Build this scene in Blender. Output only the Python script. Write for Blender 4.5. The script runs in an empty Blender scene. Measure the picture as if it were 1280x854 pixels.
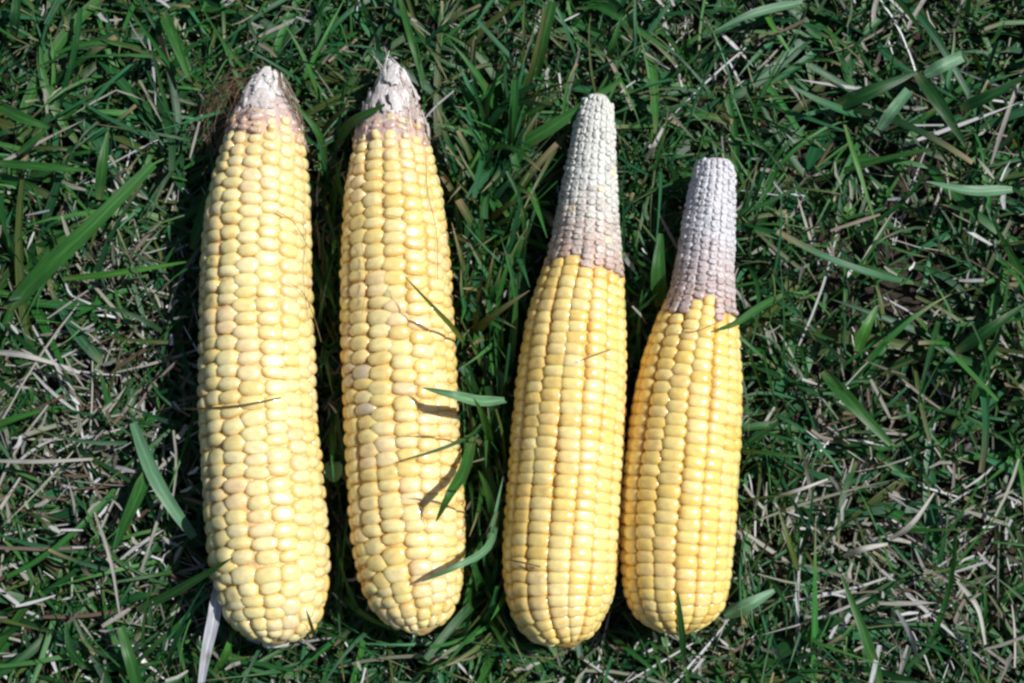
import bpy, bmesh, math, random
import numpy as np
from mathutils import Vector, Matrix

SC = bpy.context.scene
COL = SC.collection
random.seed(7)
RNG = np.random.default_rng(11)
PXM = 0.00028                       # metres per photograph pixel in the plane of the ears

# ------------------------------------------------------------------ camera
TILT = math.radians(9.0)
DIST = 0.44
AXZ = 0.026                          # height of the ears' axes
cam_d = bpy.data.cameras.new('camera')
cam = bpy.data.objects.new('camera', cam_d)
COL.objects.link(cam)
CAM_LOC = Vector((0, -DIST*math.sin(TILT), AXZ + DIST*math.cos(TILT)))
cam.location = CAM_LOC
cam.rotation_euler = (TILT, 0, 0)
cam_d.sensor_width = 36.0
cam_d.lens = 18.0*DIST/(640*PXM)
cam_d.clip_start = 0.01
cam_d.clip_end = 500.0
SC.camera = cam

# ------------------------------------------------------------------ light
SUN_EL = math.radians(50.0)
SUN_AZ = math.radians(17.0)          # from +X (photo right) towards +Y (photo top)
to_sun = Vector((math.cos(SUN_EL)*math.cos(SUN_AZ), math.cos(SUN_EL)*math.sin(SUN_AZ), math.sin(SUN_EL)))
sun_d = bpy.data.lights.new('sun', 'SUN')
sun_d.energy = 4.6
sun_d.angle = math.radians(0.5)
sun_d.color = (1.0, 0.97, 0.93)
sun = bpy.data.objects.new('sun', sun_d)
sun.rotation_euler = to_sun.to_track_quat('Z', 'Y').to_euler()
sun.location = (2, 0.6, 3)
COL.objects.link(sun)
world = bpy.data.worlds.new('World')
SC.world = world
world.use_nodes = True
wn = world.node_tree
sky = wn.nodes.new('ShaderNodeTexSky')
sky.sky_type = 'NISHITA'
sky.sun_disc = False
sky.sun_elevation = SUN_EL
sky.sun_rotation = math.atan2(to_sun.x, to_sun.y)
bg = wn.nodes['Background']
bg.inputs['Strength'].default_value = 0.055
wn.links.new(sky.outputs[0], bg.inputs['Color'])
SC.view_settings.view_transform = 'Standard'
SC.view_settings.look = 'None'
SC.view_settings.exposure = 0.34
SC.view_settings.gamma = 1.0
SC.render.engine = 'CYCLES'
SC.cycles.max_bounces = 8
SC.cycles.filter_width = 2.5

# ------------------------------------------------------------------ helpers
def P(px, py, z):
    """point at height z that the ray through photograph pixel px, py meets"""
    dx = (px-640)*PXM/DIST; dy = -(py-427)*PXM/DIST
    c, s = math.cos(TILT), math.sin(TILT)
    d = Vector((dx, dy*c + s, dy*s - c))
    t = (z-CAM_LOC.z)/d.z
    return CAM_LOC + d*t

def mesh_obj(name, verts, faces, mat, parent=None, smooth=True):
    me = bpy.data.meshes.new(name)
    me.from_pydata([tuple(v) for v in verts], [], faces)
    me.materials.append(mat)
    if smooth:
        me.polygons.foreach_set('use_smooth', [True]*len(me.polygons))
    me.update()
    o = bpy.data.objects.new(name, me)
    COL.objects.link(o)
    if parent: o.parent = parent
    return o

def tag(o, label=None, cat=None, group=None, kind=None):
    for k, v in (('label', label), ('category', cat), ('group', group), ('kind', kind)):
        if v: o[k] = v
    return o

def new_mat(name):
    m = bpy.data.materials.new(name)
    m.use_nodes = True
    nt = m.node_tree
    return m, nt, nt.nodes['Principled BSDF']

def N(nt, typ, **kw):
    n = nt.nodes.new(typ)
    for k, v in kw.items(): setattr(n, k, v)
    return n

# ------------------------------------------------------------------ materials
def kernel_material():
    m, nt, b = new_mat('kernel_skin')
    oi = N(nt, 'ShaderNodeObjectInfo')
    tc = N(nt, 'ShaderNodeTexCoord')
    no = N(nt, 'ShaderNodeTexNoise'); no.inputs['Scale'].default_value = 1.6; no.inputs['Detail'].default_value = 3
    ad = N(nt, 'ShaderNodeVectorMath', operation='ADD')
    sc = N(nt, 'ShaderNodeVectorMath', operation='SCALE'); sc.inputs['Scale'].default_value = 37.0
    co = N(nt, 'ShaderNodeCombineXYZ')
    for i in range(3): nt.links.new(oi.outputs['Random'], co.inputs[i])
    nt.links.new(co.outputs[0], sc.inputs[0])
    nt.links.new(tc.outputs['Object'], ad.inputs[0]); nt.links.new(sc.outputs[0], ad.inputs[1])
    nt.links.new(ad.outputs[0], no.inputs['Vector'])
    rp = N(nt, 'ShaderNodeMapRange'); rp.inputs[1].default_value = .3; rp.inputs[2].default_value = .7
    rp.inputs[3].default_value = .88; rp.inputs[4].default_value = 1.1
    nt.links.new(no.outputs[0], rp.inputs[0])
    mu = N(nt, 'ShaderNodeVectorMath', operation='SCALE')
    nt.links.new(oi.outputs['Color'], mu.inputs[0]); nt.links.new(rp.outputs[0], mu.inputs['Scale'])
    # the flanks of a kernel are deeper orange than its pale crown
    sx = N(nt, 'ShaderNodeSeparateXYZ'); nt.links.new(tc.outputs['Object'], sx.inputs[0])
    fz = N(nt, 'ShaderNodeMapRange', interpolation_type='SMOOTHSTEP'); fz.inputs[1].default_value = .1; fz.inputs[2].default_value = .95
    nt.links.new(sx.outputs['Z'], fz.inputs[0])
    de = N(nt, 'ShaderNodeVectorMath', operation='MULTIPLY'); de.inputs[1].default_value = (1.0, .80, .58)
    nt.links.new(mu.outputs[0], de.inputs[0])
    mc = N(nt, 'ShaderNodeMix', data_type='RGBA')
    nt.links.new(fz.outputs[0], mc.inputs[0]); nt.links.new(de.outputs[0], mc.inputs[6]); nt.links.new(mu.outputs[0], mc.inputs[7])
    nt.links.new(mc.outputs[2], b.inputs['Base Color'])
    b.inputs['Roughness'].default_value = .27
    b.inputs['Coat Weight'].default_value = .35; b.inputs['Coat Roughness'].default_value = .16
    b.inputs['Subsurface Weight'].default_value = .5
    b.inputs['Subsurface Radius'].default_value = (1, .5, .16)
    b.inputs['Subsurface Scale'].default_value = .0035
    b.inputs['Specular IOR Level'].default_value = .55
    rr = N(nt, 'ShaderNodeMapRange'); rr.inputs[3].default_value = .15; rr.inputs[4].default_value = .33
    nt.links.new(oi.outputs['Random'], rr.inputs[0]); nt.links.new(rr.outputs[0], b.inputs['Roughness'])
    n2 = N(nt, 'ShaderNodeTexNoise'); n2.inputs['Scale'].default_value = 900; n2.inputs['Detail'].default_value = 2
    ge = N(nt, 'ShaderNodeNewGeometry')
    nt.links.new(ge.outputs['Position'], n2.inputs['Vector'])
    bu = N(nt, 'ShaderNodeBump'); bu.inputs['Strength'].default_value = .12; bu.inputs['Distance'].default_value = .0005
    nt.links.new(n2.outputs[0], bu.inputs['Height']); nt.links.new(bu.outputs[0], b.inputs['Normal'])
    return m

def chaff_material():
    m, nt, b = new_mat('chaff')
    oi = N(nt, 'ShaderNodeObjectInfo')
    ge = N(nt, 'ShaderNodeNewGeometry')
    no = N(nt, 'ShaderNodeTexNoise'); no.inputs['Scale'].default_value = 900; no.inputs['Detail'].default_value = 4
    nt.links.new(ge.outputs['Position'], no.inputs['Vector'])
    rp = N(nt, 'ShaderNodeMapRange'); rp.inputs[1].default_value = .3; rp.inputs[2].default_value = .7
    rp.inputs[3].default_value = .8; rp.inputs[4].default_value = 1.12
    nt.links.new(no.outputs[0], rp.inputs[0])
    mu = N(nt, 'ShaderNodeVectorMath', operation='SCALE')
    nt.links.new(oi.outputs['Color'], mu.inputs[0]); nt.links.new(rp.outputs[0], mu.inputs['Scale'])
    nt.links.new(mu.outputs[0], b.inputs['Base Color'])
    b.inputs['Roughness'].default_value = .42
    b.inputs['Subsurface Weight'].default_value = .4
    b.inputs['Subsurface Radius'].default_value = (1, .8, .7)
    b.inputs['Subsurface Scale'].default_value = .0015
    bu = N(nt, 'ShaderNodeBump'); bu.inputs['Strength'].default_value = .5; bu.inputs['Distance'].default_value = .0008
    nt.links.new(no.outputs[0], bu.inputs['Height']); nt.links.new(bu.outputs[0], b.inputs['Normal'])
    return m

def attr_material(name, rough, transl, strength_bump=.3, streak=True, sss=0.0, spec=.4, wear=.0):
    m, nt, b = new_mat(name)
    at = N(nt, 'ShaderNodeAttribute', attribute_name='tint')
    col = at.outputs['Color']
    uv = N(nt, 'ShaderNodeAttribute', attribute_name='blade_uv')
    mp = N(nt, 'ShaderNodeMapping'); mp.inputs['Scale'].default_value = (7, .9, 1)
    nt.links.new(uv.outputs['Vector'], mp.inputs[0])
    no = N(nt, 'ShaderNodeTexNoise'); no.inputs['Scale'].default_value = 1.0; no.inputs['Detail'].default_value = 3
    nt.links.new(mp.outputs[0], no.inputs['Vector'])
    rp = N(nt, 'ShaderNodeMapRange'); rp.inputs[1].default_value = .3; rp.inputs[2].default_value = .7
    rp.inputs[3].default_value = .72; rp.inputs[4].default_value = 1.22
    nt.links.new(no.outputs[0], rp.inputs[0])
    mu = N(nt, 'ShaderNodeVectorMath', operation='SCALE')
    nt.links.new(col, mu.inputs[0]); nt.links.new(rp.outputs[0], mu.inputs['Scale'])
    sx = N(nt, 'ShaderNodeSeparateXYZ'); nt.links.new(uv.outputs['Vector'], sx.inputs[0])
    m1 = N(nt, 'ShaderNodeMath', operation='SUBTRACT'); m1.inputs[1].default_value = .5; nt.links.new(sx.outputs[0], m1.inputs[0])
    m2 = N(nt, 'ShaderNodeMath', operation='ABSOLUTE'); nt.links.new(m1.outputs[0], m2.inputs[0])
    m3 = N(nt, 'ShaderNodeMapRange'); m3.inputs[1].default_value = .03; m3.inputs[2].default_value = .13; m3.inputs[3].default_value = 1.45; m3.inputs[4].default_value = 1.0
    nt.links.new(m2.outputs[0], m3.inputs[0])
    mr = N(nt, 'ShaderNodeVectorMath', operation='SCALE'); nt.links.new(mu.outputs[0], mr.inputs[0]); nt.links.new(m3.outputs[0], mr.inputs['Scale'])
    mp2 = N(nt, 'ShaderNodeMapping'); mp2.inputs['Scale'].default_value = (1.2, .8, 1.7); nt.links.new(uv.outputs['Vector'], mp2.inputs[0])
    nb = N(nt, 'ShaderNodeTexNoise'); nb.inputs['Scale'].default_value = 1.0; nb.inputs['Detail'].default_value = 4; nt.links.new(mp2.outputs[0], nb.inputs['Vector'])
    mb = N(nt, 'ShaderNodeMapRange'); mb.inputs[1].default_value = .62; mb.inputs[2].default_value = .74; mb.inputs[4].default_value = .75; nt.links.new(nb.outputs[0], mb.inputs[0])
    mz = N(nt, 'ShaderNodeMix', data_type='RGBA'); mz.inputs[7].default_value = (.15, .12, .05, 1)
    nt.links.new(mb.outputs[0], mz.inputs[0]); nt.links.new(mr.outputs[0], mz.inputs[6])
    fin = mz.outputs[2]
    nt.links.new(fin, b.inputs['Base Color'])
    b.inputs['Roughness'].default_value = rough
    b.inputs['Specular IOR Level'].default_value = spec
    bu = N(nt, 'ShaderNodeBump'); bu.inputs['Strength'].default_value = strength_bump; bu.inputs['Distance'].default_value = .0005
    nt.links.new(no.outputs[0], bu.inputs['Height']); nt.links.new(bu.outputs[0], b.inputs['Normal'])
    if transl > 0:
        tr = N(nt, 'ShaderNodeBsdfTranslucent')
        hs = N(nt, 'ShaderNodeVectorMath', operation='MULTIPLY'); hs.inputs[1].default_value = (1.3, 1.25, .6)
        nt.links.new(fin, hs.inputs[0]); nt.links.new(hs.outputs[0], tr.inputs['Color'])
        mx = N(nt, 'ShaderNodeMixShader'); mx.inputs[0].default_value = transl
        out = nt.nodes['Material Output']
        nt.links.new(b.outputs[0], mx.inputs[1]); nt.links.new(tr.outputs[0], mx.inputs[2])
        nt.links.new(mx.outputs[0], out.inputs['Surface'])
    return m

def soil_material():
    m, nt, b = new_mat('soil')
    tc = N(nt, 'ShaderNodeTexCoord')
    no = N(nt, 'ShaderNodeTexNoise'); no.inputs['Scale'].default_value = 240; no.inputs['Detail'].default_value = 8
    nt.links.new(tc.outputs['Object'], no.inputs['Vector'])
    cr = N(nt, 'ShaderNodeValToRGB')
    cr.color_ramp.elements[0].position = .35; cr.color_ramp.elements[0].color = (.008, .0055, .0035, 1)
    cr.color_ramp.elements[1].position = .7; cr.color_ramp.elements[1].color = (.034, .024, .015, 1)
    nt.links.new(no.outputs[0], cr.inputs[0]); nt.links.new(cr.outputs[0], b.inputs['Base Color'])
    b.inputs['Roughness'].default_value = .95
    bu = N(nt, 'ShaderNodeBump'); bu.inputs['Strength'].default_value = .8; bu.inputs['Distance'].default_value = .003
    nt.links.new(no.outputs[0], bu.inputs['Height']); nt.links.new(bu.outputs[0], b.inputs['Normal'])
    return m

def cob_material():
    m, nt, b = new_mat('cob')
    at = N(nt, 'ShaderNodeAttribute', attribute_name='tint')
    ge = N(nt, 'ShaderNodeNewGeometry')
    no = N(nt, 'ShaderNodeTexNoise'); no.inputs['Scale'].default_value = 500; no.inputs['Detail'].default_value = 4
    nt.links.new(ge.outputs['Position'], no.inputs['Vector'])
    rp = N(nt, 'ShaderNodeMapRange'); rp.inputs[1].default_value = .3; rp.inputs[2].default_value = .7
    rp.inputs[3].default_value = .7; rp.inputs[4].default_value = 1.15
    nt.links.new(no.outputs[0], rp.inputs[0])
    mu = N(nt, 'ShaderNodeVectorMath', operation='SCALE')
    nt.links.new(at.outputs['Color'], mu.inputs[0]); nt.links.new(rp.outputs[0], mu.inputs['Scale'])
    nt.links.new(mu.outputs[0], b.inputs['Base Color'])
    b.inputs['Roughness'].default_value = .6
    b.inputs['Subsurface Weight'].default_value = .2
    b.inputs['Subsurface Radius'].default_value = (1, .6, .4)
    b.inputs['Subsurface Scale'].default_value = .002
    bu = N(nt, 'ShaderNodeBump'); bu.inputs['Strength'].default_value = .6; bu.inputs['Distance'].default_value = .001
    nt.links.new(no.outputs[0], bu.inputs['Height']); nt.links.new(bu.outputs[0], b.inputs['Normal'])
    return m

M_KERNEL = kernel_material()
M_CHAFF = chaff_material()
M_COB = cob_material()
M_SOIL = soil_material()
M_GRASS = attr_material('grass_leaf', .45, .30, spec=.32)
M_STRAW = attr_material('dry_grass', .6, .12, spec=.3)
M_SILK = attr_material('silk', .5, .15)

# ------------------------------------------------------------------ ground
gv, gf = [], []
n = 40
ext = [(-20, -.6), (-.6, .6), (.6, 20)]
xs = sorted(set([-30, -8, -2, -.8] + list(np.linspace(-.5, .5, 61)) + [.8, 2, 8, 30]))
for y in xs:
    for x in xs:
        gv.append((x, y, (.0016*math.sin(x*90+1)*math.cos(y*70) + .001*math.sin(x*210+y*160)) if abs(x) < .5 and abs(y) < .5 else 0))
L = len(xs)
for j in range(L-1):
    for i in range(L-1):
        gf.append((j*L+i, j*L+i+1, (j+1)*L+i+1, (j+1)*L+i))
soil = mesh_obj('ground', gv, gf, M_SOIL)
tag(soil, 'dark brown soil showing through the lawn', None, kind='structure')

# ------------------------------------------------------------------ ears: outlines read from the photograph (y, left, right)
EARS = [
 dict(prof=[(88,330,342),(92,322,348),(100,316,353),(120,301,363),(140,290,373),(160,281,381),(180,276,386),(200,271,388),(250,258,390),(300,252,390),(350,250,391),
      (400,249,393),(450,248,395),(500,248,396),(550,251,398),(600,255,404),(650,258,409),(700,264,411),(730,269,411),(755,278,408),(775,288,402),(790,299,391),(800,314,374),(806,330,356)],
      rows=16, pitch=17.0, tip=171, jit=.12, expo=2.7, twist=.10, th0=.05, rounded=1.0,
      cols=[(.72,.63,.31),(.75,.66,.37),(.71,.59,.25)], under=(.72,.50,.22)),
 dict(prof=[(78,484,492),(84,480,499),(95,475,509),(110,467,520),(130,457,528),(150,449,533),(180,438,541),(200,433,547),(250,427,556),(300,425,563),(350,424,567),
      (400,425,569),(450,426,571),(500,428,573),(550,431,576),(600,434,579),(650,437,581),(700,444,581),(730,453,580),(755,466,576),(775,482,566),(788,500,550),(794,515,536)],
      rows=16, pitch=16.4, tip=187, jit=.10, expo=2.9, twist=.14, th0=.12, rounded=.9,
      cols=[(.73,.61,.27),(.76,.65,.33),(.71,.56,.21)], under=(.72,.49,.19)),
 dict(prof=[(121,734,762),(124,730,765),(130,724,768),(150,717,770),(200,707,772),(250,697,774),(300,688,777),(340,677,782),(370,666,783),(400,657,784),(450,648,784),
      (500,642,783),(550,638,781),(600,635,778),(650,631,775),(700,628,772),(735,630,768),(760,637,764),(780,650,757),(795,665,750),(804,682,737),(809,700,722)],
      rows=16, pitch=14.3, tip=335, jit=.055, expo=3.4, twist=-.10, th0=.0, rounded=.5,
      cols=[(.77,.60,.23),(.79,.64,.29),(.76,.55,.17)], under=(.70,.40,.09)),
 dict(prof=[(203,870,915),(205,869,918),(210,867,920),(250,857,921),(300,848,920),(350,840,919),(380,832,921),(400,821,925),(450,803,928),
      (500,791,928),(550,784,926),(600,778,922),(650,774,919),(700,775,914),(735,779,911),(757,786,906),(774,797,896),(786,813,882),(793,832,864)],
      rows=16, pitch=14.5, tip=385, jit=.055, expo=3.4, twist=-.06, th0=.1, rounded=.5,
      cols=[(.77,.585,.20),(.79,.625,.26),(.76,.54,.15)], under=(.70,.39,.08)),
]

def smooth(a, k):
    p = np.concatenate([np.full(k, a[0]), a, np.full(k, a[-1])])
    ker = np.ones(2*k+1)/(2*k+1)
    return np.convolve(p, ker, 'valid')

for e in EARS:
    pr = np.array(e['prof'], float)
    yy = np.linspace(pr[0, 0], pr[-1, 0], 1400)
    cx = smooth(np.interp(yy, pr[:, 0], (pr[:, 1]+pr[:, 2])/2), 40)
    hw0 = np.interp(yy, pr[:, 0], (pr[:, 2]-pr[:, 1])/2)
    hs = smooth(hw0, 26)
    endw = np.minimum(1, np.minimum((yy-yy[0])/35, (yy[-1]-yy)/35))
    hw = hs*endw + smooth(hw0, 5)*(1-endw)
    c = np.array([P(a, b, AXZ) for a, b in zip(cx, yy)])
    c[:, 2] = AXZ
    e['R'] = hw*PXM
    e['C'] = c
    e['py'] = yy
    T = np.gradient(c, axis=0); step = np.linalg.norm(T, axis=1); T /= step[:, None]
    e['T'] = T
    dR = np.gradient(e['R'])
    e['S'] = np.concatenate([[0], np.cumsum(np.sqrt(step**2 + dR**2))[:-1]])
    e['ds'] = np.gradient(e['S'])
    e['beta'] = np.arctan2(dR, step)
    bmax = e['R'].max()

def ear_top(x, y):
    """height of the upper surface of the ear at x, y, or None"""
    for e in EARS:
        c = e['C']
        if not (c[-1, 1] <= y <= c[0, 1]): continue
        i = int(np.clip(np.searchsorted(-c[:, 1], -y), 0, len(c)-1))
        d = abs(x-c[i, 0]); r = e['R'][i]
        if d < r: return AXZ + math.sqrt(r*r-d*d)
    return None

def inside_ears(X, Y, Z, margin, over=False):
    hit = np.zeros(X.shape, bool)
    for e in EARS:
        c = e['C'][::-1]
        cx = np.interp(Y, c[:, 1], c[:, 0]); r = np.interp(Y, c[:, 1], e['R'][::-1])
        ins = (Y > c[0, 1]-margin) & (Y < c[-1, 1]+margin) & (np.abs(X-cx) < r+margin)
        # room under the round belly
        d = np.clip(np.abs(X-cx), 0, r)
        belly = AXZ - np.sqrt(np.maximum(r*r-d*d, 0)) - .001
        hit |= ins & (Z > belly) & (~np.array(over) | (Z < 2*AXZ - belly + .0015))
    return hit

def frame(e, i, th):
    C = Vector(e['C'][i]); T = Vector(e['T'][i])            # T runs from tip to butt
    Rt = T.cross(Vector((0, 0, 1))).normalized() * -1        # photo right when T points down
    if Rt.x < 0: Rt = -Rt
    U = Vector((0, 0, 1)); U = (U - T*U.dot(T)).normalized()
    n0 = U*math.cos(th) + Rt*math.sin(th)
    t0 = Rt*math.cos(th) - U*math.sin(th)
    b = e['beta'][i]
    nn = n0*math.cos(b) - T*math.sin(b)
    ax = T*math.cos(b) + n0*math.sin(b)
    return C, n0, nn, t0, ax

# ---- kernel shapes: unit domes, shared between alike kernels
def kernel_mesh(name, expo, mat, rough=0.0, dent=0.0, seg=14, seed=0):
    r = random.Random(seed)
    ph = [r.uniform(0, 6.28) for _ in range(4)]
    am = [r.uniform(-.035, .035) for _ in range(4)]
    lop = (r.uniform(-.12, .12), r.uniform(-.10, .10))
    V = [(lop[0]*.6, lop[1]*.6, 1.0-dent)]
    F = []
    rings = [(22, 0), (44, 0), (64, 0), (84, 0)]
    prof = [(.36, .95), (.63, .80), (.84, .55), (.97, .15), (1.0, -1.3)]
    for k, (ro, z) in enumerate(prof):
        for s in range(seg):
            a = 2*math.pi*s/seg
            ca, sa = math.cos(a), math.sin(a)
            ex = expo if k > 1 else (2 + (expo-2)*.6)
            q = (abs(ca)**ex + abs(sa)**ex)**(-1/ex)
            w = 1 + am[0]*math.cos(2*a+ph[0]) + am[1]*math.cos(3*a+ph[1]) + am[2]*math.cos(5*a+ph[2])
            if rough: w += r.uniform(-rough, rough)
            zz = z - dent*math.exp(-(ro/.5)**2)*(1.0)
            if rough: zz += r.uniform(-rough, rough)*1.6
            V.append((ro*q*w*ca + lop[0]*(1-ro), ro*q*w*sa + lop[1]*(1-ro), zz))
    for s in range(seg):
        F.append((0, 1+s, 1+(s+1) % seg))
    for k in range(len(prof)-1):
        o0 = 1+k*seg
        for s in range(seg):
            a, b = o0+s, o0+(s+1) % seg
            F.append((a, a+seg, b+seg, b))
    me = bpy.data.meshes.new(name)
    me.from_pydata(V, [], F)
    me.materials.append(mat)
    me.polygons.foreach_set('use_smooth', [True]*len(me.polygons))
    me.update()
    return me

KM = {}
for ex in (2.7, 2.9, 3.4):
    KM[ex] = [kernel_mesh('kernel', ex, M_KERNEL, dent=(0, .06, .12, .02, .2, .04, 0, .28)[k % 8], seed=100+k+int(ex*100)) for k in range(14)]
CM = [kernel_mesh('shrivelled_kernel', 2.6, M_CHAFF, rough=.13, dent=.3*(k % 4), seg=10, seed=50+k) for k in range(14)]

def flake_mesh(seed):
    r = random.Random(seed); V, F = [], []
    nx, ny = 5, 6
    for j in range(ny):
        v = -1 + 2*j/(ny-1)
        hw = (1 - .55*max(0, v)**2 - .25*max(0, -v)**3)*(1+r.uniform(-.18, .18)); sh = r.uniform(-.12, .12)
        for i in range(nx):
            u = -1 + 2*i/(nx-1)
            V.append((u*hw + sh, v + (r.uniform(-.25, .25) if j in (0, ny-1) else 0), .6 - .9*u*u - .35*v*v + r.uniform(-.12, .12)))
    for j in range(ny-1):
        for i in range(nx-1):
            a = j*nx+i; F.append((a, a+1, a+nx+1, a+nx))
    me = bpy.data.meshes.new('chaff_flake'); me.from_pydata(V, [], F); me.materials.append(M_CHAFF)
    me.polygons.foreach_set('use_smooth', [True]*len(F)); me.update()
    return me
FM = [flake_mesh(k) for k in range(10)]

LABELS = [
 ('longest yellow ear of corn, leftmost, with faint brown silk beside its blunt whitish tip', 'corn ear'),
 ('ear of corn with pointed flaky white tip and grass blades lying across its right side', 'corn ear'),
 ('ear of corn with tall bare white cob tip tapering up under a green blade', 'corn ear'),
 ('shortest, rightmost ear of corn with squarely cut off white cob end', 'corn ear'),
]

def lerp(a, b, t): return tuple(x+(y-x)*t for x, y in zip(a, b))

def chaff_colour(ei, u, r):
    """pigment of the undeveloped tip: u = 0 at the very tip, 1 where the full kernels begin"""
    if ei < 2:
        base = lerp((.58, .55, .55), (.46, .32, .28), min(1, max(0, (u-.25)/.6)*r.uniform(.3, 1.25)))
    elif ei == 2:
        base = lerp((.54, .55, .51), (.48, .34, .28), min(1, max(0, (u-.6)/.42)*r.uniform(.5, 1.2)))
    else:
        base = lerp((.51, .51, .54), (.47, .36, .33), min(1, max(0, (u-.5)/.5)*r.uniform(.6, 1.2)))
    k = r.uniform(.9, 1.08)
    if r.random() < .1*u: k *= .78
    return tuple(c*k for c in base)

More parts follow.
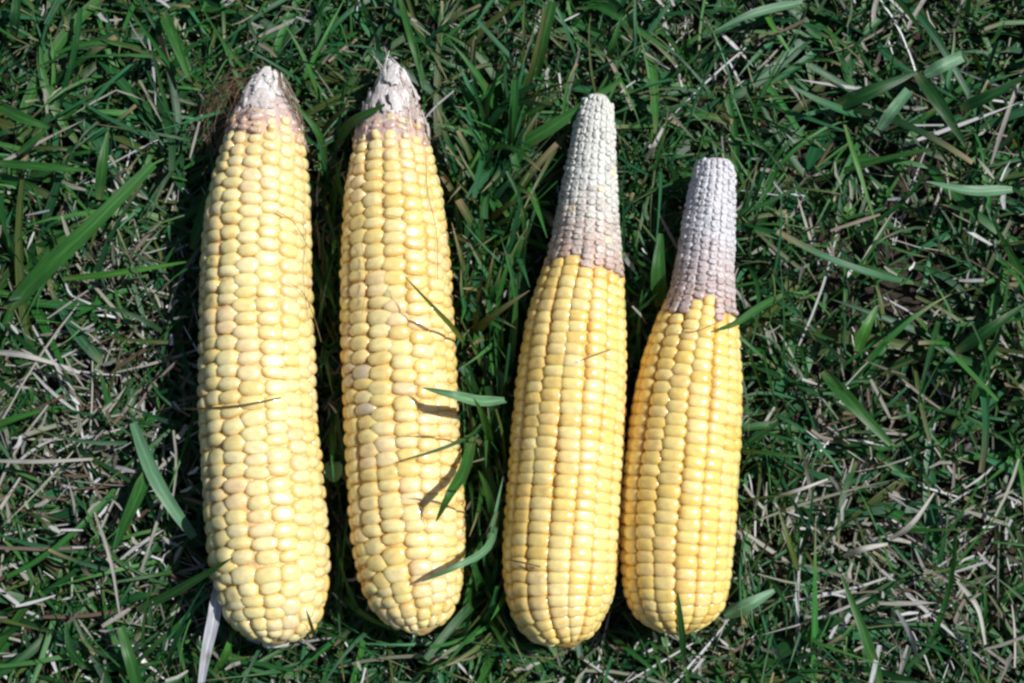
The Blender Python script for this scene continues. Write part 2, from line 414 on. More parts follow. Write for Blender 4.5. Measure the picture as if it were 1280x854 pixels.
def build_ear(ei, e):
    r = random.Random(900+ei)
    mid = e['C'][len(e['C'])//2]
    root = bpy.data.objects.new('corn_ear', None)
    root.location = (mid[0], mid[1], 0.0)
    root.empty_display_size = .02
    COL.objects.link(root)
    tag(root, LABELS[ei][0], LABELS[ei][1], 'four ears of corn laid side by side on the lawn')
    inv = Matrix.Translation(-Vector(root.location))
    # the cob that carries the kernels
    V, F, tint = [], [], []
    seg = 32
    idx = list(range(0, 1400, 12)) + [1399]
    tip_i = int(np.searchsorted(e['py'], e['tip']))
    for i in idx:
        R = e['R'][i]
        full = min(1, max(0, (i-tip_i+20)/60))
        rc = max(R*.3, R - (.0014 if full > 0 else .0008) - .0004*full)
        endc = min(1, (1399-i)/40)
        for s in range(seg):
            th = 2*math.pi*s/seg
            C, n0, nn, t0, ax = frame(e, i, th)
            rr = rc*(1+r.uniform(-.02, .02))
            V.append(C + n0*rr - Vector(root.location))
            u = min(1, (e['py'][i]-e['py'][0])/(e['tip']-e['py'][0]))
            cc = lerp(lerp(chaff_colour(ei, u, r), (.48, .33, .28), .5 if u > .55 else .1), e['under'], full)
            tint.append((*cc, 1))
    for j in range(len(idx)-1):
        for s in range(seg):
            a, b = j*seg+s, j*seg+(s+1) % seg
            F.append((a, b, b+seg, a+seg))
    for j, rev in ((0, True), (len(idx)-1, False)):
        ring = [j*seg+s for s in range(seg)]
        F.append(ring[::-1] if not rev else ring)
    cob = mesh_obj('cob', V, F, M_COB, root)
    at = cob.data.color_attributes.new('tint', 'FLOAT_COLOR', 'POINT')
    at.data.foreach_set('color', np.array(tint, np.float32).ravel())
    bm = bmesh.new(); bm.from_mesh(cob.data); bmesh.ops.recalc_face_normals(bm, faces=bm.faces); bm.to_mesh(cob.data); bm.free()

    full_k, tip_k, tip_of_row = [], [], []
    nr = e['rows']
    Smax = e['S'][-1]
    for row in range(nr):
        ph = r.uniform(0, 1.2)
        tipy = e['tip'] + r.uniform(-16, 16)*(1.0 if ei > 1 else .9)
        s = Smax - PXM*e['pitch']*(.25+.5*ph)
        first = True
        wob = r.uniform(-1, 1)
        while s > 0:
            i = int(np.clip(np.searchsorted(e['S'], s), 0, 1399))
            R = e['R'][i]; py = e['py'][i]
            th = e['th0'] + 2*math.pi*row/nr + .018*math.sin(py/85 + row*1.9) + e['twist']*(py-450)/400 + e['jit']*.35*math.sin(py/37+wob*9)
            jit = e['jit']*(1.8 if (py > e['py'][-1]-110 and ei < 2) else 1.0)
            a = math.pi*R/nr
            if py > tipy:
                pit = e['pitch']*PXM*(1 + r.uniform(-1, 1)*jit*1.5)
                if a < .0013:
                    s -= pit; continue
                near = min(1, (py-tipy)/60)                   # kernels shrink towards the tip
                butt = min(1, (e['py'][-1]-py)/40)
                sh = .74+.26*near if ei < 2 else .80+.20*min(1, near*2.2)
                full_k.append((i, th + r.uniform(-1, 1)*jit*2.2/nr, a*(1.10 if ei < 2 else 1.05)*sh*(1+r.uniform(-.6, .8)*jit), pit*.5*(1.14 if ei < 2 else 1.3)*(sh if ei > 1 else .94*sh+.06), py, near, row))
                s -= pit*(1 if ei > 1 else (.82+.18*near))
            else:
                break
        tip_of_row.append((tipy, s))
    nt_ = 16 if ei < 2 else 20
    for row in range(nt_):
        near_row = int(round(row*nr/nt_)) % nr
        s = tip_of_row[near_row][1] + .0004
        while s > 0:
            i = int(np.clip(np.searchsorted(e['S'], s), 0, 1399)); R = e['R'][i]; py = e['py'][i]
            th = e['th0'] + 2*math.pi*row/nt_ + e['twist']*(py-450)/400
            a = math.pi*R/nt_
            pit = (11.0, 11.0, 8.8, 8.2)[ei]*PXM*(1 + r.uniform(-.18, .18))
            if a > .0008:
                tip_k.append((i, th + r.uniform(-.4, .4)/nt_, min(a, .0026), pit*.55, py, row))
            s -= pit
    # the 300 that face the camera most stand alone; the underside is joined
    def facing(k):
        C, n0, nn, t0, ax = frame(e, k[0], k[1])
        return nn.dot((CAM_LOC-(C+n0*e['R'][k[0]])).normalized())
    for kind_, lst, shapes, limit in (('kernel', full_k, KM[e['expo']], 300), ('shrivelled_kernel', tip_k, CM, 290)):
        order = sorted(lst, key=facing, reverse=True)
        solo = [k for k in order[:limit] if facing(k) > -.25]
        rest = order[len(solo):]
        bmr = bmesh.new()
        for q, k in enumerate(solo+rest):
            i, th, a, b, py = k[:5]
            C, n0, nn, t0, ax = frame(e, i, th)
            R = e['R'][i]
            if kind_ == 'kernel':
                near = k[5]
                c = (.0022 if ei < 2 else .0021)*(.7+.3*min(1, near*2))
                sink = (1-near)*.0006 if ei < 2 else 0
                pos = C + n0*(R - sink) - nn*c*(1.0) + nn*r.uniform(-1, 1)*e['jit']*.0016
                me = r.choice(shapes)
                basec = lerp(e['cols'][0], r.choice(e['cols'][1:]), r.random())
                if ei < 2: basec = lerp(basec, (.70, .58, .38), (1-near)*.35)
                kk = r.uniform(.93, 1.05)
                col = tuple(min(.92, v*kk) for v in basec)
                pw = math.sin(py/31 + 2.3*th + ei) + math.sin(py/17 - 1.7*th + 3*ei) + r.uniform(-.7, .7)
                if ei < 2 and pw > .6: col = lerp(col, (.78, .58, .36), min(.5, (pw-.6)*.45))
                if ei > 1 and pw > .6: col = lerp(col, (.80, .56, .24), min(.5, (pw-.6)*.4))
                u = r.random()
                if ei == 1 and 400 < py < 560 and math.sin(th) < -.55 and u < .3:
                    col = lerp(col, (.38, .34, .33), .6)        # bruised grey-violet kernels on its left flank
                elif ei == 1 and 330 < py < 440 and math.sin(th) < -.2 and u < .12:
                    col = lerp(col, (.42, .36, .33), .55)
                elif ei < 2 and u < .025:
                    col = lerp(col, (.62, .48, .34), .5)
                elif u > .95:
                    col = lerp(col, (.80, .70, .42), .3)
            else:
                c = (.0012, .0012, .00065, .0006)[ei]
                if ei < 2: a *= r.uniform(.55, 1.05); b *= r.uniform(.6, 1.3); th += r.uniform(-.5, .5)/nr; C, n0, nn, t0, ax = frame(e, i, th)
                u = (py-e['py'][0])/(e['tip']-e['py'][0])
                pos = C + n0*R - nn*c*.9 + nn*r.uniform(-.0007, .0003)*(1.3 if ei < 2 else .55)
                me = r.choice(shapes) if ei > 1 or u < .6 or r.random() < .5 else r.choice(KM[e['expo']])
                col = chaff_colour(ei, u, r)
                if ei < 2 and u > .72 and r.random() < .35: col = lerp(col, (.70, .56, .32), r.uniform(.3, .9))
                if ei > 1: a *= r.uniform(.72, 1.0); b *= r.uniform(.75, 1.15)
                if ei == 2 and u > .4 and r.random() < .02: col = (.66, .60, .40)
                if u > (.70, .70, .86, .9)[ei] and r.random() < (.14, .12, .015, .015)[ei]:
                    me = r.choice(KM[e['expo']]); col = lerp(e['cols'][0], (.7, .55, .35), .3); a *= .8; b = max(b, a*.9); c = .0014; pos += nn*.0005
            rx = r.uniform(-1, 1)*(.12 if kind_ == 'kernel' else .35)*(1 if ei < 2 else .6)
            rz = r.uniform(-1, 1)*(e['jit']*1.2 if kind_ == 'kernel' else (.5 if ei < 2 else .16))
            # x across the row, y along the ear towards the tip, z outwards
            X = t0; Y = -ax; Z = nn
            if X.cross(Y).dot(Z) < 0: X = -X
            m3 = Matrix((X, Y, Z)).transposed().to_4x4()
            mw = Matrix.Translation(pos) @ m3 @ Matrix.Rotation(rz, 4, 'Z') @ Matrix.Rotation(rx, 4, 'X') @ Matrix.Diagonal((a, b, c, 1))
            if q < len(solo):
                o = bpy.data.objects.new(kind_, me)
                COL.objects.link(o)
                o.parent = root
                o.matrix_local = inv @ mw
                o.color = (*col, 1)
            else:
                nv = len(bmr.verts)
                tmp = me.copy(); tmp.transform(inv @ mw); bmr.from_mesh(tmp); bpy.data.meshes.remove(tmp)
        if len(bmr.verts):
            me = bpy.data.meshes.new('underside_'+kind_+'s')
            for f in bmr.faces: f.smooth = True
            bmr.to_mesh(me); me.materials.append(shapes[0].materials[0])
            o = bpy.data.objects.new('underside_'+kind_+'s', me)
            COL.objects.link(o); o.parent = root; o['kind'] = 'stuff'
            o.color = (*(e['cols'][0] if kind_ == 'kernel' else (.5, .4, .36)), 1)
        bmr.free()
    if ei < 2:
        for q in range(44 if ei == 1 else 26):
            f = r.random()
            py = e['py'][0] + (e['tip']-e['py'][0]) * (.03+(.80 if ei == 1 else .6)*f)
            i = int(np.clip(np.searchsorted(e['py'], py), 0, 1399))
            th = r.uniform(-1.7, 1.7)
            C, n0, nn, t0, ax = frame(e, i, th)
            big = q == 0 and ei == 0
            if big:
                th = .05; i = int(np.searchsorted(e['py'], 124)); C, n0, nn, t0, ax = frame(e, i, th)
            a = r.uniform(.0010, .0022); b = r.uniform(.0018, .0040)
            if big: a, b = .0030, .0042
            pos = C + n0*(e['R'][i] + r.uniform(-.0003, .0006))
            m3 = Matrix((t0, -ax, t0.cross(-ax))).transposed().to_4x4()
            mw = Matrix.Translation(pos) @ m3 @ Matrix.Rotation(r.uniform(-.5, .5), 4, 'Z') @ Matrix.Rotation(0 if big else r.uniform(-.1, .35), 4, 'X') @ Matrix.Diagonal((a, b, .0005 if big else r.uniform(.0003, .0007), 1))
            o = bpy.data.objects.new('chaff_flake', FM[0] if big else r.choice(FM))
            COL.objects.link(o); o.parent = root; o.matrix_local = inv @ mw
            u = (py-e['py'][0])/(e['tip']-e['py'][0])
            col = (.64, .64, .67) if big else lerp(lerp((.60, .58, .57), (.50, .46, .45), r.random()), (.40, .27, .22), min(1, max(0, u-.35)*r.uniform(.2, 1.2)))
            o.color = (*[max(.1, v) for v in col], 1)
    return root

ROOTS = [build_ear(i, e) for i, e in enumerate(EARS)]

# ------------------------------------------------------------------ ribbons: blades, straws, silk
def ribbons(name, pts, width, tint, mat, blunt, fold, parent=None, side=None, twist=None):
    """pts (n, s, 3) centre lines, width (n,), tint (n, 3), blunt (n,) 0 pointed .. 1 cut square, fold (n,) depth of the keel"""
    n, s, _ = pts.shape
    t = np.gradient(pts, axis=1); t /= np.linalg.norm(t, axis=2, keepdims=True)+1e-12
    up = np.zeros_like(t); up[..., 2] = 1
    if side is None:
        sd = np.cross(t, up); l = np.linalg.norm(sd, axis=2, keepdims=True)
        sd = np.where(l > .05, sd/(l+1e-9), np.array([1.0, 0, 0]))
    nr = np.cross(sd, t)
    if twist is not None:
        a = twist[:, 0, None] + twist[:, 1, None]*np.linspace(0, 1, s)[None]
        sd, nr = sd*np.cos(a)[..., None] + nr*np.sin(a)[..., None], nr*np.cos(a)[..., None] - sd*np.sin(a)[..., None]
    v = np.linspace(0, 1, s)
    point = np.clip((1-v)/.55, 0, 1)**.75
    base = np.clip(.55+v*2.2, 0, 1)
    w = width[:, None]*.5*base[None]*(blunt[:, None] + (1-blunt[:, None])*point[None])
    w = np.maximum(w, width[:, None]*.03)
    lf = pts - sd*w[..., None]; rt = pts + sd*w[..., None]
    md = pts - nr*(w*fold[:, None])[..., None]
    V = np.stack([lf, md, rt], axis=2).reshape(-1, 3)
    base_i = (np.arange(n)*s*3)[:, None, None] + (np.arange(s-1)*3)[None, :, None]
    q1 = base_i + np.array([0, 1, 4, 3])[None, None]
    q2 = base_i + np.array([1, 2, 5, 4])[None, None]
    F = np.concatenate([q1.reshape(-1, 4), q2.reshape(-1, 4)])
    me = bpy.data.meshes.new(name)
    me.vertices.add(len(V)); me.vertices.foreach_set('co', V.astype(np.float32).ravel())
    me.loops.add(F.size); me.loops.foreach_set('vertex_index', F.astype(np.int32).ravel())
    me.polygons.add(len(F)); me.polygons.foreach_set('loop_start', np.arange(0, F.size, 4, dtype=np.int32))
    me.update(calc_edges=True)
    me.polygons.foreach_set('use_smooth', np.ones(len(F), bool))
    if tint.ndim == 2: tint = np.repeat(tint[:, None], s, 1)
    c = np.ones((n, s, 3, 4), np.float32); c[..., :3] = tint[:, :, None, :]
    at = me.color_attributes.new('tint', 'FLOAT_COLOR', 'POINT'); at.data.foreach_set('color', c.ravel())
    uv = np.zeros((n, s, 3, 3), np.float32)
    uv[..., 0] = np.array([0, .5, 1])[None, None]; uv[..., 1] = v[None, :, None]*6; uv[..., 2] = (RNG.random(n)*50)[:, None, None]
    at = me.attributes.new('blade_uv', 'FLOAT_VECTOR', 'POINT'); at.data.foreach_set('vector', uv.ravel())
    me.materials.append(mat); me.update()
    o = bpy.data.objects.new(name, me); COL.objects.link(o)
    if parent: o.parent = parent
    return o

def grow(n, length, width, el, droop, z0, seg, area=(-.30, .30, -.22, .24), az=None, curl=.5, dens=False, zcap=None, thin=0, over=False):
    """n blades that start at random roots, rise and bend over; those that would run through an ear are dropped"""
    x = RNG.uniform(area[0], area[1], n); y = RNG.uniform(area[2], area[3], n)
    Lh = RNG.uniform(*length, n); W = RNG.uniform(*width, n)
    a = RNG.uniform(0, 2*np.pi, n) if az is None else az(n, x, y)
    e0 = RNG.normal(el[0], el[1], n); d = RNG.uniform(*droop, n)
    c = RNG.normal(0, curl, n)
    z = RNG.uniform(*z0, n)
    pts = np.zeros((n, seg+1, 3)); pts[:, 0] = np.stack([x, y, z], 1)
    for k in range(seg):
        f = (k+.5)/seg
        ee = np.radians(e0) - d*f; aa = a + c*f
        st = Lh/seg
        pts[:, k+1, 0] = pts[:, k, 0] + st*np.cos(ee)*np.cos(aa)
        pts[:, k+1, 1] = pts[:, k, 1] + st*np.cos(ee)*np.sin(aa)
        pts[:, k+1, 2] = np.maximum(pts[:, k, 2] + st*np.sin(ee), .003 + .004*RNG.random(n))
    zc = (.027 + .022*np.exp(-((x-.16)/.05)**2))[:, None]*RNG.uniform(.75, 1.1, n)[:, None] if zcap is None else zcap
    if not dens: pts[..., 2] = zc*np.tanh(pts[..., 2]/zc)
    if thin:
        ppx = 640 + x/PXM; ppy = 427 - y/PXM
        k = 1 - thin*np.exp(-((ppx-120)/230)**2-((ppy-560)/260)**2) - thin*np.exp(-((ppx-1060)/240)**2-((ppy-700)/150)**2)
        k *= .78 + .55*np.sin(x*85+2*np.sin(y*60))*np.cos(y*75+1)
        k *= 1 - .72*np.minimum(1, np.exp(-((ppx-1130)/270)**2-((ppy-260)/330)**2) + .8*np.exp(-((ppx-800)/230)**2-((ppy-40)/110)**2) + .8*np.exp(-((ppx-1190)/120)**2-((ppy-690)/50)**2))*(np.sin(x*150+2*np.sin(y*110))*np.cos(y*140+x*40) > -.25)
        sel = RNG.random(n) < k
        pts, W = pts[sel], W[sel]
    if dens:
        # dead stems lie thicker at the lower left, the left edge and the lower right
        ppx = 640 + x/PXM; ppy = 427 - y/PXM
        k = .17 + .75*np.exp(-((ppx-130)/230)**2-((ppy-560)/270)**2) + .75*np.exp(-((ppx-1080)/230)**2-((ppy-720)/140)**2) + .4*np.exp(-((ppx-640)/300)**2-((ppy-850)/60)**2)
        k *= .75 + .5*np.sin(x*70+1.3*np.sin(y*55))*np.cos(y*62+2)
        sel = RNG.random(n) < k
        pts, W = pts[sel], W[sel]
    hit = inside_ears(pts[..., 0], pts[..., 1], pts[..., 2], .0012, over).any(1)
    keep = ~hit
    return pts[keep], W[keep]

GREENS = np.array([(.011, .058, .014), (.015, .084, .017), (.012, .074, .026), (.022, .110, .020), (.032, .122, .022), (.026, .120, .048)])
def green_tint(n, s, yellow=.1):
    b = GREENS[RNG.integers(0, len(GREENS), n)]*RNG.uniform(.6, 1.4, (n, 1))
    yl = RNG.random(n) < yellow
    b[yl] = np.array([.06, .09, .022])*RNG.uniform(.7, 1.2, (yl.sum(), 1))
    t = np.repeat(b[:, None], s, 1)
    tipb = (RNG.random(n) < .3)                                   # withered tips
    v = np.clip((np.linspace(0, 1, s)-.75)/.25, 0, 1)[None, :, None]*tipb[:, None, None]
    t = t*(1-v) + np.array([.26, .21, .12])*v
    basew = np.clip((.18-np.linspace(0, 1, s))/.18, 0, 1)[None, :, None]*.6
    return t*(1-basew) + np.array([.16, .18, .08])*basew

def straw_tint(n):
    p = np.array([(.24, .23, .205), (.36, .36, .36), (.14, .115, .09), (.18, .19, .14), (.46, .46, .47), (.09, .06, .04)])
    w = np.array([.32, .20, .12, .22, .06, .08])
    return p[RNG.choice(len(p), n, p=w)]*RNG.uniform(.75, 1.15, (n, 1))

def batch(name, parts, mat, label, tintf):
    """joins several growths into ONE object of kind stuff"""
    obs = []
    for (pts, W), blunt, fold, tw in parts:
        n, s, _ = pts.shape
        bl = (RNG.random(n) < blunt)*RNG.uniform(.6, 1, n)
        tws = np.stack([RNG.normal(0, tw, n), RNG.normal(0, tw*1.2, n)], 1)
        obs.append(ribbons(name, pts, W, tintf(n, s), mat, bl, np.full(n, fold)*RNG.uniform(.3, 1.2, n), twist=tws))
    bpy.ops.object.select_all(action='DESELECT')
    for o in obs: o.select_set(True)
    bpy.context.view_layer.objects.active = obs[0]
    if len(obs) > 1: bpy.ops.object.join()
    obs[0].name = name
    return tag(obs[0], label, None, kind='stuff')

batch('dry_thatch', [
    (grow(19000, (.006, .022), (.0005, .0013), (0, 9), (-.1, .2), (.003, .013), 2, dens=True, curl=.15), .7, .3, .5),
    (grow(3500, (.02, .05), (.0006, .0016), (4, 8), (0, .3), (.004, .016), 4, dens=True, curl=.25), .5, .3, .4),
    (grow(9000, (.003, .009), (.0006, .0018), (5, 18), (0, .2), (.008, .022), 2, dens=True), .8, .2, .6),
    (grow(1000, (.010, .026), (.0007, .0019), (2, 10), (0, .4), (.014, .024), 3, dens=True, curl=.2), .7, .3, .5),
    (grow(700, (.003, .012), (.0005, .0014), (5, 20), (0, .2), (.004, .014), 2, area=(-.018, .002, -.108, .075)), .8, .2, .6),
    (grow(500, (.003, .012), (.0005, .0014), (5, 20), (0, .2), (.003, .012), 2, area=(-.075, -.055, -.108, .085)), .8, .2, .6),
], M_STRAW, 'short pale straw clippings and dead stems between the green blades', lambda n, s: straw_tint(n))

batch('grass', [
    (grow(13000, (.014, .045), (.0007, .0018), (30, 18), (.4, 1.5), (.001, .006), 5, thin=.45), .3, .35, .4),
    (grow(4600, (.026, .062), (.0013, .0034), (26, 16), (.4, 1.5), (.001, .008), 6, thin=.5), .35, .35, .45),
    (grow(1000, (.035, .080), (.0026, .0054), (20, 14), (.3, 1.2), (.001, .010), 7, thin=.4), .4, .3, .45),
    (grow(9000, (.006, .018), (.0006, .0017), (32, 22), (.1, .8), (.003, .016), 3, thin=.35), .5, .3, .6),
    (grow(1100, (.03, .055), (.0006, .0018), (58, 12), (.9, 1.9), (.002, .008), 7, area=(-.13, .10, -.12, .11), zcap=.06, over=True), .1, .35, .3),
    (grow(700, (.025, .055), (.0012, .0034), (62, 14), (.3, 1.1), (.002, .008), 6, area=(-.016, .003, -.10, .09), zcap=.05), .2, .35, .4),
    (grow(160, (.025, .045), (.0010, .0026), (62, 14), (.3, 1.1), (.002, .008), 6, area=(-.072, -.055, -.10, .09), zcap=.045), .2, .35, .4),
    (grow(1500, (.006, .022), (.0008, .0024), (38, 22), (.2, .9), (.003, .012), 4, area=(-.018, .002, -.108, .075)), .3, .35, .5),
    (grow(700, (.006, .018), (.0008, .0020), (40, 22), (.2, .9), (.002, .010), 4, area=(-.072, -.056, -.108, .085)), .3, .35, .5),
    (grow(500, (.006, .022), (.0008, .0022), (38, 22), (.2, .9), (.003, .012), 4, area=(.035, .062, -.01, .075)), .3, .35, .5),
], M_GRASS, 'dense dark green lawn grass lying in all directions around the corn', lambda n, s: green_tint(n, s))

# ------------------------------------------------------------------ blades one can pick out
def world_pt(px, py, z):
    if isinstance(z, str):                                        # 'e2' = 2 mm clear of the ear below it
        off = float(z[1:])/1000; zz = AXZ+.015
        for _ in range(4):
            p = P(px, py, zz); t = ear_top(p.x, p.y)
            zz = (t if t is not None else AXZ) + off
        return P(px, py, zz)
    return P(px, py, z/1000)

def spline(pts, n):
    p = np.array(pts, float)
    if len(p) == 2: p = np.array([p[0], (p[0]+p[1])/2, p[1]])
    q = np.vstack([2*p[0]-p[1], p, 2*p[-1]-p[-2]])
    out = []
    for u in np.linspace(0, len(p)-1-1e-9, n):
        i = int(u); f = u-i
        a, b, c, d = q[i:i+4]
        out.append(.5*((2*b) + (-a+c)*f + (2*a-5*b+4*c-d)*f*f + (-a+3*b-3*c+d)*f**3))
    return np.array(out)

TINTS = dict(g=(.030, .115, .022), d=(.014, .070, .016), b=(.050, .175, .024), p=(.10, .22, .12), y=(.09, .13, .025), s=(.32, .31, .28), w=(.44, .45, .49), k=(.10, .065, .03))

def blade(name, label, cat, group, width, tint, blunt, pts, seg=12, tw=.25):
    w = spline([world_pt(*p) for p in pts], seg+1)
    t = np.array([TINTS[tint]])*RNG.uniform(.9, 1.1)
    base = w[0].copy()
    v = np.linspace(0, 1, seg+1)[None, :, None]
    tt = np.repeat(t[:, None], seg+1, 1)
    if tint in 'gdb':
        k = np.clip((.15-v)/.15, 0, 1)*.5; tt = tt*(1-k) + np.array([.16, .18, .08])*k
    o = ribbons(name, (w-base)[None], np.array([width*PXM]), tt, M_STRAW if tint in 'swk' else M_GRASS, np.array([float(blunt)]), np.array([.35]), twist=np.array([[RNG.normal(0, tw*.5), RNG.normal(0, tw)]]))
    o.location = base
    return tag(o, label, cat, group)

GB = 'single green blades that stand out of the lawn'
for lab, wd, ti, bl, pts in [
 ('broad dark green blade slanting up to the right, left of the leftmost ear', 23, 'g', .5, [(8,388,12),(55,338,22),(113,283,26),(192,205,25)]),
 ('level green blade at the left edge, above the broad slanting blade', 11, 'g', .3, [(-12,203,18),(50,208,23),(110,213,22)]),
 ('short upright green blade crossing the tip of the broad slanting blade', 14, 'g', .1, [(124,250,20),(128,205,27),(136,160,26)]),
 ('green blade bent downward at the left edge, upper of the pair meeting in a point', 15, 'g', .2, [(-8,128,16),(25,146,23),(62,160,22)]),
 ('narrow green blade at the left edge, lower of the pair meeting in a point', 9, 'g', .1, [(22,192,17),(44,174,22),(63,157,24)]),
 ('upright dark green blade in the top left corner', 14, 'd', .5, [(16,52,14),(19,20,22),(22,-14,22)]),
 ('green blade slanting down to the right above the faint brown silk', 15, 'g', .4, [(204,14,16),(216,45,23),(236,96,22)]),
 ('bright thin level blade pointing at the middle of the leftmost ear', 9, 'b', .2, [(78,349,16),(150,341,24),(236,327,24)]),
 ('pale tipped blade leaning on the left shoulder of the leftmost ear', 15, 'g', .5, [(240,312,16),(256,262,24),(276,212,30)]),
 ('green blade with its tip over the lower left flank of the leftmost ear', 11, 'g', .0, [(170,762,14),(215,742,26),(258,717,38),(291,697,'e3')]),
 ('left leg of the upside down V of pale green blades', 17, 'g', .6, [(184,590,25),(168,628,24),(141,686,18)]),
 ('right leg of the upside down V of pale green blades', 17, 'p', .6, [(166,528,18),(190,590,26),(214,632,25),(243,672,20)]),
 ('blunt green blade at the bottom edge under the V of blades', 15, 'g', .6, [(174,868,18),(163,825,24),(150,784,23)]),
 ('curved dark green blade left of the blunt bottom blade', 10, 'd', .2, [(106,836,14),(88,812,22),(82,778,22)]),
 ('broad blunt green blade standing upright at the top between the second and third ears', 17, 'g', .7, [(664,114,12),(676,60,24),(691,2,30)]),
 ('narrow upright green blade at the top above the third ear', 10, 'g', .1, [(757,88,14),(766,56,24),(778,18,26)]),
 ('long green blade running diagonally behind the tip of the third ear', 17, 'g', .35, [(622,200,14),(668,172,24),(722,138,28),(776,100,28)]),
 ('slim green blade right of the pointed tip of the second ear', 9, 'g', .2, [(499,-6,20),(514,50,26),(530,110,20)]),
 ('dark green blade lying over the left side of the pointed white tip', 15, 'g', .2, [(420,180,18),(440,153,32),(481,131,'e3')]),
 ('green blade curving down the right side of the brown silk tip', 9, 'g', .1, [(408,208,16),(396,163,28),(356,117,32)]),
 ('pale green blade pointing left across the middle of the second ear', 14, 'p', .1, [(632,500,34),(600,501,46),(568,494,56),(529,485,'e8')]),
 ('thin grey green blade slanting across the upper middle of the second ear', 6, 'y', .1, [(582,432,24),(566,410,44),(540,382,56),(506,346,'e9')]),
 ('wide forked looking green blade over the lower right edge of the second ear', 14, 'g', .1, [(592,545,28),(580,588,44),(562,618,56),(545,652,'e7')]),
 ('slim dark strip standing in for a shadow on the lower middle of the second ear', 4.5, 'd', .1, [(604,528,24),(586,546,38),(548,562,'e2.5'),(494,578,'e2.5')]),  # dark ribbon in place of a slender shadow line on the kernels
 ('tall thin blade added in the gap to shade the middle of the second ear', 9, 'g', .0, [(614,560,14),(610,540,44),(602,516,66),(592,498,82)]),  # added blade, stands high to throw a thin diagonal shadow on the ear
 ('tall thin blade added in the gap to shade the lower part of the second ear', 9, 'g', .0, [(616,650,14),(613,628,44),(606,604,64),(598,588,76)]),  # another added blade, put here for the shadow it casts leftwards
 ('bent grey green stem reaching over the lower end of the second ear', 9, 'p', .15, [(622,640,20),(610,684,42),(571,708,54),(527,727,'e5')]),
 ('dark narrow blade standing in front of the butt of the rightmost ear', 8, 'd', .2, [(856,835,14),(853,798,36),(850,768,48),(847,742,54)]),
 ('small thin blade in front of the butt of the leftmost ear', 5, 'y', .0, [(394,800,18),(389,782,36),(382,760,46)]),
 ('pale green blade beside the lower right corner of the rightmost ear', 17, 'p', .3, [(904,770,20),(935,756,26),(968,738,23)]),
 ('narrow blade touching the right shoulder of the rightmost ear', 10, 'g', .1, [(980,368,20),(950,384,30),(920,404,36),(896,412,'e3')]),
 ('short bright green blade alone in the dark grass right of the ears', 15, 'b', .2, [(1071,440,20),(1082,412,25),(1096,383,24)]),
 ('wide green blade slanting down right, right of the rightmost ear', 17, 'g', .4, [(1028,464,16),(1066,505,24),(1114,556,22)]),
 ('dark blade by the right edge, level with the middle of the ears', 15, 'd', .2, [(1196,440,16),(1236,412,24),(1282,380,24)]),
 ('pale pointed blade at the top edge above the rightmost ear', 12, 'p', .05, [(1004,2,18),(944,16,25),(892,39,24)]),
 ('yellowish green blade just under the pale pointed top blade', 9, 'b', .4, [(952,8,16),(968,36,24),(988,66,22)]),
 ('long thin bright blade running down in the upper right grass', 7, 'b', .2, [(1056,156,24),(1074,214,26),(1097,286,20)]),
 ('wide dark green blade slanting up to the right in the upper right', 19, 'd', .2, [(1040,134,16),(1090,114,24),(1146,90,23)]),
 ('dark blade falling steeply right of the wide dark blade', 17, 'd', .1, [(1146,92,24),(1176,132,26),(1208,184,20)]),
 ('pale blue green level blade by the right edge, upper right', 15, 'p', .1, [(1266,237,20),(1212,238,24),(1158,227,23)]),
 ('short pale blunt blade in the upper right, below the wide dark blade', 15, 'p', .9, [(1099,162,20),(1116,138,24),(1137,112,22)]),
 ('pale flat blunt blade in the upper right, beside the steep dark blade', 17, 'p', .9, [(1156,94,22),(1178,82,25),(1204,70,23)]),
 ('wide green blade reaching the right edge high up', 18, 'd', .3, [(1200,136,18),(1240,118,25),(1288,92,24)]),
 ('long green blade leaving the bottom edge, lower right', 13, 'g', .2, [(1102,862,18),(1083,799,26),(1052,720,25)]),
 ('thin yellow green blade right of the lower end of the rightmost ear', 7, 'y', .1, [(998,714,18),(986,676,26),(972,633,26)]),
 ('upright green blade in the gap between the third and rightmost ears', 19, 'g', .3, [(824,384,16),(823,340,26),(826,292,26)]),
 ('green blade left of the shoulder of the third ear', 9, 'g', .1, [(640,345,16),(652,305,26),(661,274,26)]),
 ('thin curved blade left of the lower half of the third ear', 6, 'p', .1, [(604,700,18),(616,655,30),(629,596,34)]),
 ('bright short blade near the bottom edge, left of the butt of the leftmost ear', 10, 'b', .2, [(268,842,16),(282,818,22),(290,790,22)]),
]:
    blade('grass_blade', lab, 'grass blade', GB, wd, ti, bl, pts)

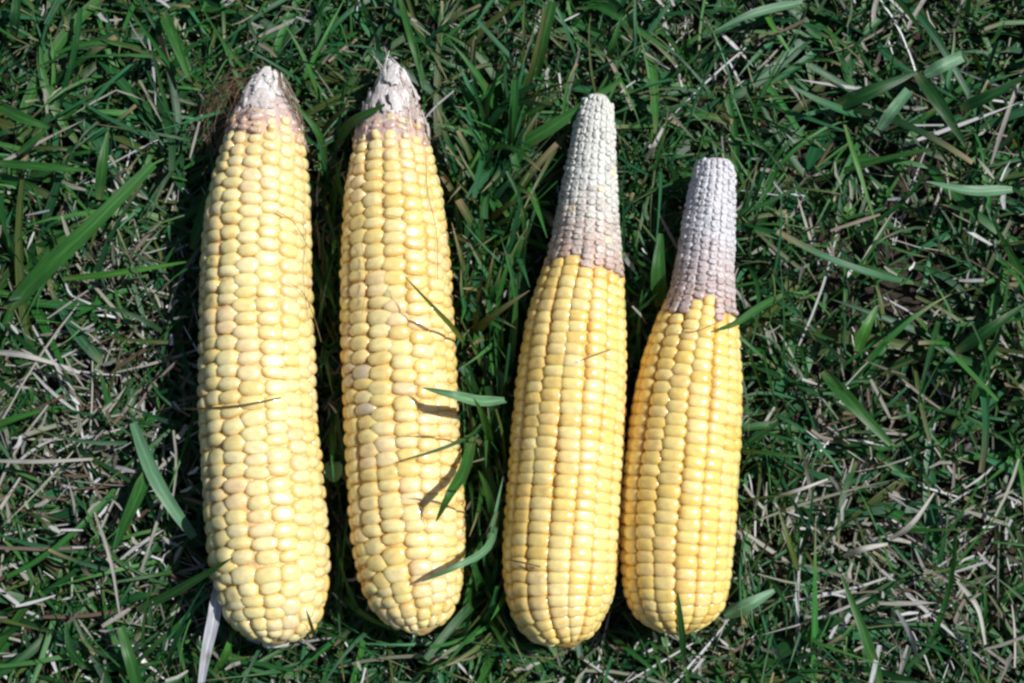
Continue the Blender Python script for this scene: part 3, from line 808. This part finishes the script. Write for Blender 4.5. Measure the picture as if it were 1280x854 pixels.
SG = 'pale dry blades and stems that stand out of the lawn'
for lab, wd, ti, bl, pts in [
 ('broad pale lavender dry blade hanging beside the butt of the leftmost ear', 15, 'w', .5, [(272,731,32),(268,768,31),(258,815,26),(251,858,20)]),
 ('pale flattened dry blade slanting in the grass, lower right', 9, 's', .3, [(1112,675,20),(1140,655,26),(1168,616,24)]),
 ('grey dry blade just left of the slanting pale one, lower right', 10, 's', .4, [(1054,696,18),(1080,686,24),(1110,680,22)]),
 ('thin pale bent stem right of the rightmost ear, low down', 6, 's', .5, [(968,622,20),(1000,612,26),(1035,599,24)]),
 ('long pale dry stem lying level at the left edge', 7, 's', .6, [(-10,576,20),(50,577,25),(116,574,24)]),
 ('pale dry strip at the left edge, level with the middle of the ears', 10, 's', .5, [(-8,440,18),(30,444,24),(70,455,22)]),
 ('dry straw stem leaning left of the tip of the shortest ear', 8, 's', .6, [(806,202,18),(818,182,26),(829,160,24)]),
 ('brown grass stem lying across the middle of the leftmost ear', 2.6, 'k', .6, [(228,511,30),(252,511,40),(300,507,'e1.2'),(352,497,'e1.5')]),
 ('thin straw stem slanting steeply through the lower left grass', 6, 's', .5, [(118,640,18),(138,700,26),(150,770,24)]),
 ('pale splinter of straw in the bottom right corner', 8, 's', .6, [(1196,726,20),(1222,760,24),(1232,806,22)]),
]:
    blade('dry_grass_blade', lab, 'dry blade', SG, wd*(.75 if ti == 's' else 1), ti, bl, pts)

# a small round leaf that grows between the first two ears
def round_leaf(name, label, px, py, z, r0, tint):
    c = P(px, py, z/1000); V = [(0, 0, .0006)]; F = []
    for k, ro in enumerate((.5, 1.0)):
        for s_ in range(14):
            a = 2*math.pi*s_/14
            q = 1 - .22*max(0, math.cos(a-1.57))**6 + .04*math.sin(3*a)
            V.append((r0*ro*q*math.cos(a), r0*ro*q*1.15*math.sin(a), .0012*ro*ro*math.cos(2*a)+.0004))
    for s_ in range(14): F.append((0, 1+s_, 1+(s_+1) % 14)); F.append((1+s_, 15+s_, 15+(s_+1) % 14, 1+(s_+1) % 14))
    root = bpy.data.objects.new(name, None); root.location = c; COL.objects.link(root); tag(root, label, 'leaf')
    o = mesh_obj('leaf', V, F, M_GRASS, root)
    at = o.data.color_attributes.new('tint', 'FLOAT_COLOR', 'POINT'); at.data.foreach_set('color', np.tile(np.array([*TINTS[tint], 1], np.float32), len(V)))
    st = spline([(0, -r0*.9, 0), (.001, -r0*2, -.006), (0, -r0*3, -.016)], 6)
    ribbons('stem', st[None], np.array([.0009]), np.array([TINTS['g']]), M_GRASS, np.array([1.0]), np.array([.5]), root)
round_leaf('clover_leaf', 'small round pale green leaf in the gap between the first two ears', 417, 588, 22, .0034, 'p')

# ------------------------------------------------------------------ silk
def silk(root, name, n, paths, spread, width, tints, kind=None, label=None):
    P3 = []
    for k in range(n):
        path = paths[RNG.integers(len(paths))]
        o1 = RNG.normal(0, spread, 2); o2 = RNG.normal(0, spread, 2)
        q = []
        for j, (px, py, z) in enumerate(path):
            f = j/(len(path)-1); o = o1*(1-f) + o2*f + RNG.normal(0, spread*.6, 2)
            zz = z if isinstance(z, str) else z + RNG.uniform(-5, 5)
            if isinstance(zz, str): zz = 'e%.2f' % (float(zz[1:]) + RNG.uniform(0, 1.2))
            q.append(world_pt(px+o[0], py+o[1], zz))
        P3.append(spline(q, 9))
    P3 = np.array(P3) - np.array(root.location)
    t = np.array(tints)[RNG.integers(0, len(tints), n)]*RNG.uniform(.7, 1.2, (n, 1))
    o = ribbons(name, P3, RNG.uniform(.7, 1.2, n)*width, t, M_SILK, np.full(n, .8), np.full(n, .6), root)
    if kind: o['kind'] = kind
    return o
BROWN = [(.10, .055, .03), (.15, .085, .045), (.06, .035, .02), (.20, .13, .08)]
TAN = [(.30, .22, .15), (.20, .13, .08), (.42, .36, .30)]
silk(ROOTS[0], 'silk', 62, [[(318,100,28),(292,122,26),(278,155,24),(268,196,20)], [(310,98,26),(285,108,24),(272,128,20),(262,165,16)], [(322,98,29),(300,98,26),(280,108,22),(262,130,16)], [(300,128,'e.5'),(288,150,'e.5'),(280,178,22)]], 12, .0002, BROWN, 'stuff')
silk(ROOTS[0], 'silk', 40, [[(345,92,'e.4'),(358,115,'e.4'),(370,145,28),(382,185,24)], [(350,100,'e.6'),(366,130,30),(376,165,26)]], 4, .0002, TAN+BROWN[:1], 'stuff')
silk(ROOTS[1], 'silk', 10, [[(500,92,'e.5'),(515,118,'e.5'),(526,150,'e.4'),(535,190,26)], [(495,88,'e.5'),(512,125,'e.6'),(520,165,'e.5')]], 5, .0002, TAN+[(.5, .45, .4)], 'stuff')
silk(ROOTS[1], 'silk', 9, [[(490,92,'e.3'),(486,76,28),(482,62,26)], [(484,95,'e.3'),(474,80,26),(470,66,24)]], 3, .00022, [(.6, .58, .55), (.5, .46, .42)], 'stuff')
for pth in ([(344,262,'e.8'),(368,280,'e.8'),(386,312,'e.8')], [(378,258,'e.8'),(382,300,'e.6'),(378,340,'e.8'),(384,400,'e.8')], [(357,352,'e.7'),(378,364,'e.7'),(392,395,'e.9'),(402,428,26)], [(290,330,22),(250,345,28),(246,360,24)]):
    silk(ROOTS[0], 'silk_strand', 1, [pth], .5, .0003, [(.22, .14, .07)])
for pth in ([(532,190,'e.8'),(534,240,'e.7'),(545,290,'e.7'),(547,350,'e.7')], [(470,268,'e.7'),(492,270,'e.6'),(512,276,'e.7')], [(452,300,'e.6'),(458,350,'e.6'),(452,395,'e.6')]):
    silk(ROOTS[1], 'silk_strand', 1, [pth], .5, .0003, [(.25, .16, .09)])
for pth in ([(722,452,'e.8'),(755,440,'e.8'),(782,432,28)], [(634,700,'e.6'),(655,704,'e.6'),(676,708,'e.7')]):
    silk(ROOTS[2], 'silk_strand', 1, [pth], .3, .0005, [(.20, .12, .06)])
for pth in ([(846,414,'e.6'),(870,414,'e.6'),(900,402,'e.8')],):
    silk(ROOTS[3], 'silk_strand', 1, [pth], .3, .0003, [(.20, .12, .06)])

# pale stub of the shank under the butt of the first ear
def stub(root, px, py, z, r0):
    c = P(px, py, z/1000) - root.location; V = []; F = []; rr = random.Random(3)
    for j, (y, q) in enumerate(((.004, 1), (0, 1), (-.002, .92), (-.0028, .6), (-.0026, .0))):
        for s_ in range(16):
            a = 2*math.pi*s_/16; k = r0*q*(1+rr.uniform(-.08, .08))
            V.append((c.x+k*math.cos(a), c.y+y+rr.uniform(-.0004, .0004), c.z+k*math.sin(a)))
    for j in range(4):
        for s_ in range(16): F.append((j*16+s_, j*16+(s_+1) % 16, (j+1)*16+(s_+1) % 16, (j+1)*16+s_))
    o = mesh_obj('shank_stub', V, F, M_CHAFF, root); o.color = (.62, .60, .55, 1)
stub(ROOTS[0], 345, 799, 21, .0048)
